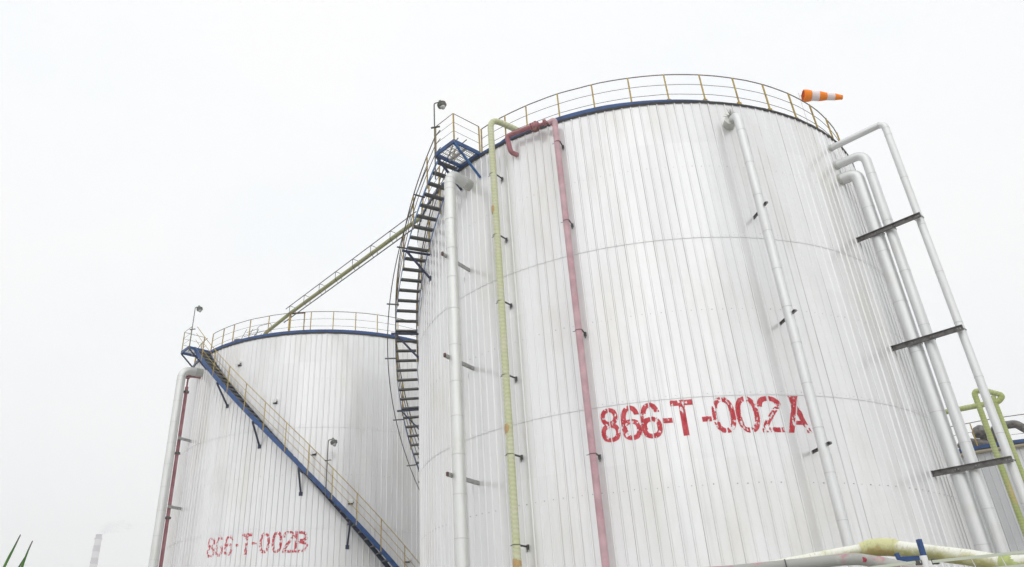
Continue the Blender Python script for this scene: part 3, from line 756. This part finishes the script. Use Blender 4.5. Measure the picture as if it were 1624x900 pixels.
# ------------------------------------------------------------------ lamps
def lamp_post(base, height, label, out, clampz=None):
    t = thing('lamp_post', tuple(base), label, 'lamp', 'lamps on thin poles at the stairs')
    top = base + Vector((0, 0, height)); out = Vector(out).normalized()
    s = MB(); s.tube(bend([base, top, top + out * .2 + Vector((0, 0, .0))], .08, 5), .021, 8); s.build('pole', M['steel'], t)
    c = top + out * .22
    ax = (out * .35 + Vector((0, 0, -1))).normalized()
    s = MB(); s.tube([c + ax * z for z, r_ in ((-.06, .05), (0, .07), (.05, .09), (.08, .13), (.15, .145), (.19, .14), (.22, .10))], [.05, .07, .09, .13, .145, .14, .10], 16)
    for z in (.09, .13, .17): s.tube([c + ax * z, c + ax * (z + .012)], .155, 16)
    s.build('lamp_head', M['lampgrey'], t)
    s = MB(); s.tube([c + ax * z for z in (.22, .27, .31, .335)], [.085, .08, .055, .015], 14); s.build('bulb_glass', M['glass'], t)
    if clampz:
        s = MB(); s.bar(base + Vector((0, 0, clampz)) - out * .12, base + Vector((0, 0, clampz)) + out * .18, .06, .03); s.build('clamp', M['steel'], t)
    return t
lamp_post(Pt(TA, -142.4, 9.2, 13.9), 3.06, 'grey lamp on a thin pole at the stair head of the big tank', (1, -.25, 0), 2.05)
lamp_post(Pt(TB, -136.5, 9.1, 14.7), 2.42, 'grey lamp on a thin pole at the stair head of the left rear tank', (1, -.25, 0), 1.2)
lamp_post(Pt(TB, -83.7, 9.0, 7.0), 2.38, 'grey lamp on a thin pole halfway down the diagonal stair', (1, -.3, 0), 1.5)

# small white boxes on the wall of tank B
for a, h, lb in ((-117.8, 13.66, 'highest, near the stair top'), (-102.26, 11.5, 'second from the top, above the diagonal handrail'), (-88.27, 9.06, 'just left of the mid-stair lamp'),
                 (-76.18, 6.97, 'right of the mid-stair lamp'), (-57.36, 4.71, 'lowest, near the handrail end')):
    t = thing('junction_box', tuple(Pt(TB, a, 8.0, h)), 'small white box on the rear tank wall, ' + lb, 'box', 'small white boxes on the rear tank')
    ax = axes(a); s = MB(); s.box(Pt(TB, a, 8.09, h + .03), (.14, .17, .17), ax); s.build('box_body', M['white'], t)
    s = MB(); s.box(Pt(TB, a, 8.03, h - .07), (.06, .2, .05), ax); s.bar(Pt(TB, a, 8.1, h - .07), Pt(TB, a + .9, 8.12, h - .02), .03, .04); s.build('shadow_bar', M['black'], t)  # black bar modelled in as the dark shadow of the box

# ------------------------------------------------------------------ windsock
t = thing('windsock', (12.45, 20.35, 14.8 + G), 'orange and white striped windsock above the right side of the big tank', 'windsock')
h0 = W(12.17, 20.52, 16.95); hx = Vector((1.0, -.10, -.13)).normalized()
s = MB(); s.tube([W(12.14, 20.56, 14.95), W(12.14, 20.56, 17.1)], .011, 8); s.build('pole', M['white'], t)
s = MB(); L_ = 1.22; bands = [.0, .02, .2, .2001, .4, .4001, .6, .6001, .8, .8001, 1.0]
prof = []
def sr(q): return .205 - .125 * q + .008 * sin(q * 18)
yv = hx.cross(Vector((0, 0, 1))).normalized(); zv = yv.cross(hx)
nst = 40; edges = [k / nst for k in range(nst + 1)]
for k in range(nst):
    q0, q1 = edges[k], edges[k + 1]; mi = int(q0 * 5 + 1e-6) % 2
    rows = []
    for q in (q0, q1):
        rr_ = sr(q) * (1.0 if q > .03 else .93)
        rows.append([h0 + hx * (.07 + q * L_) + Vector((0, 0, -.05 * q * q)) + yv * cos(2 * pi * j / 28) * rr_ * (1 + .03 * sin(j * 2.3 + q * 6)) + zv * sin(2 * pi * j / 28) * rr_ * (1 + .05 * sin(3 * j + q * 9)) for j in range(28)])
    s.grid(rows, None, mi, True, closed=True)
so = s.build('sock', [M['sock_o'], M['sock_w']], t)
md = so.modifiers.new('cloth', 'SOLIDIFY'); md.thickness = .004
s = MB(); s.tube([h0 + hx * .085 + (yv * cos(q) + zv * sin(q)) * .198 for q in [2 * pi * k / 24 for k in range(25)]], .013, 6, caps=False)
s.build('hoop', M['sock_o'], t)
s = MB()
for an in (.5, 2.6, 4.6): s.tube([h0 + hx * .0, h0 + hx * .085 + (yv * cos(an) + zv * sin(an)) * .198], .006, 5)
s.build('bridle', M['steel'], t)

# ------------------------------------------------------------------ odds and ends on the roof of tank B
t = thing('roof_ladder_rail', tuple(Pt(TB, -118, 7.2, 14.9)), 'thin dark hooped handrails on the roof of the left rear tank', 'handrail')
for (o_, k) in (((-9.9, 36.3), 0), ((-9.6, 36.9), 1)):
    s = MB(); base = W(o_[0], o_[1], 14.95)
    for dz in (.28, .52, .78):
        s.tube([base + Vector((-.25 + dz * .45, 0, dz * .8)), base + Vector((.55 + dz * .15, -.1, dz))], .012, 5)
    for u in (0, .3, .6): s.tube([base + Vector((-.25 + u, 0, 0)), base + Vector((.12 + u, -.05, .8))], .013, 5)
    s.build('hand_loop', M['steel'], t)
s = MB(); s.tube(bend([W(-9.3, 36.4, 14.9), W(-9.3, 36.4, 15.95), W(-8.5, 35.9, 15.95 - .05), W(-8.45, 35.85, 15.0)], .2, 6), .013, 6)
s.tube(bend([W(-9.3, 36.4, 15.6), W(-8.45, 35.85, 15.55)], .2, 6), .012, 6); s.build('hand_loop', M['steel'], t)
t = thing('roof_vent', tuple(W(-10.25, 36.6, 14.9)), 'low dark mushroom vent on the roof edge of the left rear tank', 'vent')
s = MB(); c = W(-10.25, 36.7, 15.0); s.tube([c + Vector((0, 0, z)) for z in (0, .22, .25, .34, .42)], [.12, .12, .26, .24, .05], 16); s.build('vent_body', M['lampgrey'], t)
t = thing('sloping_hatch', tuple(W(-11.3, 37.4, 15.0)), 'beige sloping hatch plate by the stair head of the left rear tank', 'hatch')
s = MB(); s.quad([W(-11.65, 37.0, 14.9), W(-10.75, 36.6, 14.98), W(-10.9, 37.2, 15.24), W(-11.55, 37.5, 15.22)]); s.quad([W(-11.65, 37.0, 14.86), W(-11.55, 37.5, 15.18), W(-10.9, 37.2, 15.20), W(-10.75, 36.6, 14.94)])
s.quad([W(-11.65, 37.0, 14.86), W(-10.75, 36.6, 14.94), W(-10.75, 36.6, 14.98), W(-11.65, 37.0, 14.9)])
s.bar(W(-11.5, 37.4, 14.8), W(-11.5, 37.4, 15.2), .05); s.bar(W(-11.0, 37.15, 14.8), W(-11.0, 37.15, 15.2), .05)
s.build('hatch_plate', paint('dull_olive_sheet', (.34, .33, .27), (.2, .2, .2), .6), t)

# ------------------------------------------------------------------ things on tank C
t = thing('green_pipe', (21.2, 30.3, 0), 'mottled green pipe with an arched top in front of the low right tank', 'pipe')
s = MB(); s.tube(dense(bend([W(21.16, 30.36, -1.6), W(21.16, 30.36, 9.85), W(21.50, 30.10, 9.74), W(21.90, 29.85, 9.47), W(21.72, 29.98, 9.27), W(20.3, 31.0, 9.22), W(18.6, 32.4, 9.2)], .17, 7), .25), .105, 14)
s.build('pipe_body', M['green_mid'], t)
t = thing('green_pipe', (21.6, 30.0, 0), 'green riser pipe joining the arched green pipe beside the orange post', 'pipe')
s = MB(); s.tube(dense([W(21.62, 30.06, 9.52), W(21.62, 30.06, -1.6)], .25), .10, 14); s.build('pipe_body', M['green_mid'], t)
t = thing('gooseneck_vent', (24.2, 33.4, HC + G), 'dark gooseneck vent pipe on top of the low right tank', 'vent')
s = MB(); s.tube(bend([W(23.9, 33.9, 8.1), W(23.9, 33.9, 9.35), W(24.5, 33.3, 9.3), W(24.75, 33.05, 8.9)], .3, 8), .17, 16); s.build('neck', M['beam'], t)
s = MB(); s.tube([W(23.9, 33.9, 8.75), W(23.9, 33.9, 8.85)], .27, 16); s.build('flange', M['beam'], t)
t = thing('gooseneck_vent', (23.0, 34.2, HC + G), 'dark round valve hood between the pipes on the low right tank', 'vent')
s = MB(); c = W(23.45, 34.1, 8.9)
s.tube([c + Vector((0, 0, z)) for z in (-.8, .05, .1, .3, .5, .6)], [.14, .14, .34, .36, .26, .05], 16); s.build('hood', M['beam'], t)
t = thing('valve_body', (22.6, 34.2, HC + G), 'low dark rounded valve at the left corner of the low right tank', 'valve')
s = MB(); c = W(22.95, 34.2, 8.62); s.tube([c + Vector((-.45, .25, 0)), c + Vector((-.3, .2, .1)), c + Vector((0, 0, .14)), c + Vector((.35, -.2, .06)), c + Vector((.6, -.35, .0))], [.12, .24, .2, .16, .1], 14); s.build('valve_casing', M['beam'], t)
t = thing('orange_post', tuple(W(22.75, 31.7, 8.1)), 'rusty orange upright on the rim of the low right tank', 'post')
s = MB(); s.bar(Pt(TC, -124.6, 8.07, 8.2), Pt(TC, -125.2, 8.07, 9.4), .10, .06); s.build('upright', paint('orange_rust', (.50, .27, .03), (.3, .15, .04), .6), t)
t = thing('pipe_saddle', (21.0, 32.9, HC + G), 'rusty horizontal pipe along the left rim of the low right tank', 'pipe')
s = MB(); s.tube([Pt(TC, a, 8.16, 8.07) for a in range(-146, -96, 2)], .075, 10); s.build('pipe_body', paint('rusty_grey', (.30, .26, .2), (.36, .3, .12), .7, scale=2), t)

# ------------------------------------------------------------------ pipes in the foreground, lower right
t = thing('foreground_pipe', (5.0, 12.5, 0), 'grey pipe with peeling pink paint in the lower right foreground', 'pipe')
path = [W(-2.5, 14.0, 1.40), W(3.775, 12.96, 1.418), W(4.302, 12.80, 1.425), W(5.059, 12.52, 1.452), W(5.731, 12.22, 1.481), W(5.932, 12.127, 1.473), W(6.193, 12.0, 1.40), W(6.529, 11.70, 1.25), W(7.6, 10.7, .75)]
s = MB(); s.tube(dense(bend(path, .5, 5), .15), .082, 18); s.build('pipe_body', M['peel'], t)
s = MB(); c = W(5.03, 12.53, 1.452); d_ = Vector((.757, -.28, .03)).normalized(); s.tube([c - d_ * .01, c + d_ * .01], .092, 18); s.build('clamp', M['steel'], t)
s = MB(); c = W(5.98, 12.02, 1.475); c = W(5.965, 12.07, 1.452); s.tube([c + Vector((.03, -.02, 0)), c + Vector((-.02, -.045, 0))], .034, 12); s.build('patch', M['red'], t)
s = MB(); s.bar((4.0, 12.90, 0), (4.0, 12.90, G + 1.33), .1); s.bar((-1.5, 13.85, 0), (-1.5, 13.85, G + 1.33), .1); s.build('stanchion', M['beam'], t)
t = thing('foreground_pipe', (6.6, 12.5, 0), 'thick white and green taped pipe with a bulge in the lower right foreground', 'pipe')
path = [W(-2.5, 15.6, 1.38), W(4.0, 13.73, 1.43), W(5.193, 13.324, 1.545), W(5.75, 13.10, 1.618), W(6.15, 12.92, 1.668)]
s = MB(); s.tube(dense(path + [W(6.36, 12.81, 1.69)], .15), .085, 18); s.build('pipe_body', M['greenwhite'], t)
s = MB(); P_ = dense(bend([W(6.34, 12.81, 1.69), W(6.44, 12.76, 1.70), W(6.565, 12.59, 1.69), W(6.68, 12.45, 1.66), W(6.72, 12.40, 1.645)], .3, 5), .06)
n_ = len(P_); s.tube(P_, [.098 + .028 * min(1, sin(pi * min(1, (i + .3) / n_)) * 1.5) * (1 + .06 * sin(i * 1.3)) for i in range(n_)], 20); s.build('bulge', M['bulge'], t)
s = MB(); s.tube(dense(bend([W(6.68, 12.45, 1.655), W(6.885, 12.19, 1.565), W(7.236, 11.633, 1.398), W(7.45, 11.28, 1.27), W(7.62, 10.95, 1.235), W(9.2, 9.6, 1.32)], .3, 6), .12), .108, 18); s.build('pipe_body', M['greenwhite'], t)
s = MB(); s.tube(bend([W(7.43, 11.31, 1.278), W(7.55, 11.1, 1.23), W(7.8, 10.82, 1.245)], .15, 5), .118, 18); s.build('elbow_wrap', M['green_mid'], t)
s = MB(); s.bar((6.75, 12.45, 0), (6.75, 12.45, G + 1.45), .1); s.bar((-1.5, 15.3, 0), (-1.5, 15.3, G + 1.33), .1); s.build('stanchion', M['beam'], t)
t = thing('pipe_support', (6.7, 12.2, 0), 'small blue angle support hooked round the thick foreground pipe', 'support')
s = MB(); s.bar(W(6.745, 11.90, 1.69), W(6.745, 11.90, 1.42), .075, .05); s.bar(W(6.78, 11.87, 1.44), W(6.45, 12.05, 1.45), .05, .06); s.bar(W(6.47, 12.04, 1.43), W(6.45, 12.05, 1.53), .05, .05); s.bar(W(6.745, 11.90, 1.44), W(6.80, 12.5, 1.44), .05, .05); s.build('angle', paint('bright_blue', (.006, .055, .20), (.01, .03, .10), .5), t)
t = thing('mesh_fence', (2.96, 5.22, 0), 'pale green post and rails with slanting wires in the lower right corner', 'fence')
s = MB(); s.tube([(2.985, 5.215, 0), (2.956, 5.221, G + .645)], .021, 14); s.build('post', M['white'], t)
s = MB(); s.tube([(4.9, 3.9, 0), (4.9, 3.9, G + .70)], .029, 14); s.build('post', M['white'], t)
fm = paint('pale_green_paint', (.50, .54, .44), (.6, .6, .52), .5)
s = MB(); s.bar(W(2.985, 5.19, .606), W(4.9, 3.88, .66), .010, .016); s.build('rail', fm, t)
s = MB(); s.bar(W(2.93, 5.22, .612), W(1.3, 5.9, .50), .010, .016); s.build('rail', fm, t)
s = MB(); s.bar(W(2.985, 5.19, .535), W(4.9, 3.88, .590), .010, .014); s.build('rail', fm, t)
s = MB()
for sg in (-1, 1): s.box(W(2.965 + sg * .045, 5.215 - sg * .012, .607), (.035, .02, .03))
s.build('clip', M['steel'], t)
s = MB()
for k in range(15):
    q = k / 15; p = W(3.03, 5.16, .61).lerp(W(4.9, 3.88, .66), q); s.tube([p, p + Vector((.12, -.05, -.7))], .0022, 4)
    if k < 9: p = W(2.93, 5.22, .612).lerp(W(1.3, 5.9, .50), q); s.tube([p, p + Vector((.12, -.05, -.6))], .0022, 4)
s.build('wire_infill', M['white'], t)

# ------------------------------------------------------------------ reed at the lower left
def reed(root, blades, label):
    t = thing('reed', root, label, 'plant', 'reeds in the lower left corner')
    s = MB(); s.tube([Vector(root), Vector(root) + Vector((.01, 0, .9)), Vector(blades[0][0])], [.006, .005, .003], 8); s.build('stem', M['leaf'], t)
    for bl in blades:
        s = MB(); P_ = [Vector(p) for p in bl]; pts = []
        n = 18
        for j in range(n + 1):
            q = j / n; k = q * (len(P_) - 1); i = min(int(k), len(P_) - 2); pts.append(P_[i].lerp(P_[i + 1], k - i))
        # smooth
        for _ in range(4): pts = [pts[0]] + [(pts[i - 1] + pts[i] * 2 + pts[i + 1]) / 4 for i in range(1, n)] + [pts[-1]]
        wv = Vector((.9, .1, -.25)).normalized(); rows, uvs = [], []
        for j, p in enumerate(pts):
            q = j / n; w = .0032 * min(1, (1 - q) * 2.2) ** 1.0 * min(1, .4 + q * 4) + .0003
            rows.append([p - wv * w + Vector((0, .003, .0)), p + Vector((0, -.002, 0)), p + wv * w + Vector((0, .003, 0))]); uvs.append([(-w, q), (0, q), (w, q)])
        s.grid(rows, uvs, 0, True); s.build('leaf', M['leaf'], t)
    return t
reed((-1.12, 2.02, 0), [[(-1.11, 2.02, 1.3), (-1.095, 2.03, G + .20), (-1.0735, 2.035, G + .290), (-1.066, 2.04, G + .322), (-1.058, 2.04, G + .346)],
                        [(-1.11, 2.02, 1.2), (-1.2, 2.0, G - .05), (-1.36, 1.97, G + .05)]], 'tall green reed leaf tip in the lower left corner, leftmost')
reed((-1.06, 2.07, 0), [[(-1.055, 2.06, 1.25), (-1.052, 2.05, G + .19), (-1.0435, 2.051, G + .272), (-1.039, 2.053, G + .306), (-1.031, 2.053, G + .333)],
                        [(-1.06, 2.07, 1.35), (-1.085, 2.085, G + .22), (-1.072, 2.091, G + .275), (-1.060, 2.094, G + .305)]], 'pair of green reed leaf tips just right of the leftmost one')

# ------------------------------------------------------------------ far chimney with smoke
t = thing('chimney', (-435, 1032, 0), 'distant red and white banded chimney fading into haze at lower left', 'chimney')
s = MB(); zt = 173.0 + G; CX, CY = -435.7, 1031.7
def cr_(z): return 3.9 + (zt - z) * .018
k = 0
s.tube([(CX, CY, zt), (CX, CY, zt - 4.8)], 3.8, 20, mi=1, caps=False)
s.tube([(CX, CY, zt - 4.8), (CX, CY, zt - 6.0)], 4.8, 20, mi=1)
z = zt - 6.0
while z > 0:
    z2 = max(0, z - 7.2); s.tube([(CX, CY, z), (CX, CY, z2)], [cr_(z), cr_(z2)], 20, mi=k % 2, caps=False); z = z2; k += 1
s.build('shaft', [M['chim_w'], M['chim_r']], t)

m = bpy.data.materials.new('smoke'); m.use_nodes = True; nt = m.node_tree; nt.nodes.clear()
ou = nt.nodes.new('ShaderNodeOutputMaterial'); pv = nt.nodes.new('ShaderNodeVolumePrincipled'); pv.inputs['Color'].default_value = (.62, .64, .66, 1)
tcn = nt.nodes.new('ShaderNodeTexCoord'); nz2 = nt.nodes.new('ShaderNodeTexNoise'); nz2.inputs['Scale'].default_value = .07; nz2.inputs['Detail'].default_value = 3
nt.links.new(tcn.outputs['Object'], nz2.inputs['Vector'])
ln = nt.nodes.new('ShaderNodeMapRange'); ln.inputs['From Min'].default_value = .42; ln.inputs['From Max'].default_value = .7; ln.inputs['To Max'].default_value = .05
nt.links.new(nz2.outputs['Fac'], ln.inputs['Value']); nt.links.new(ln.outputs[0], pv.inputs['Density']); nt.links.new(pv.outputs[0], ou.inputs['Volume'])
s = MB(); s.tube([(CX, CY, zt + .3), (CX + 4, CY + 1, zt + 5), (CX + 12, CY + 4, zt + 9), (CX + 22, CY + 8, zt + 11), (CX + 36, CY + 12, zt + 12), (CX + 50, CY + 16, zt + 13)], [3.4, 6.5, 8.2, 8, 6, 1], 14)
o = s.build('smoke', m); tag(o, 'faint grey smoke drifting right from the distant chimney', 'smoke', kind='stuff')

# ------------------------------------------------------------------ haze
HZ = .0011
m = bpy.data.materials.new('haze_air'); m.use_nodes = True; nt = m.node_tree; nt.nodes.clear()
ou = nt.nodes.new('ShaderNodeOutputMaterial'); pv = nt.nodes.new('ShaderNodeVolumePrincipled')
pv.inputs['Color'].default_value = (.995, .997, 1.0, 1); pv.inputs['Density'].default_value = HZ; pv.inputs['Anisotropy'].default_value = 0.0
nt.links.new(pv.outputs[0], ou.inputs['Volume'])
s = MB(); s.box((0, 500, 99), (1300, 1300, 200)); o = s.build('haze', m); tag(o, 'thin white haze filling the air', 'haze', kind='stuff')
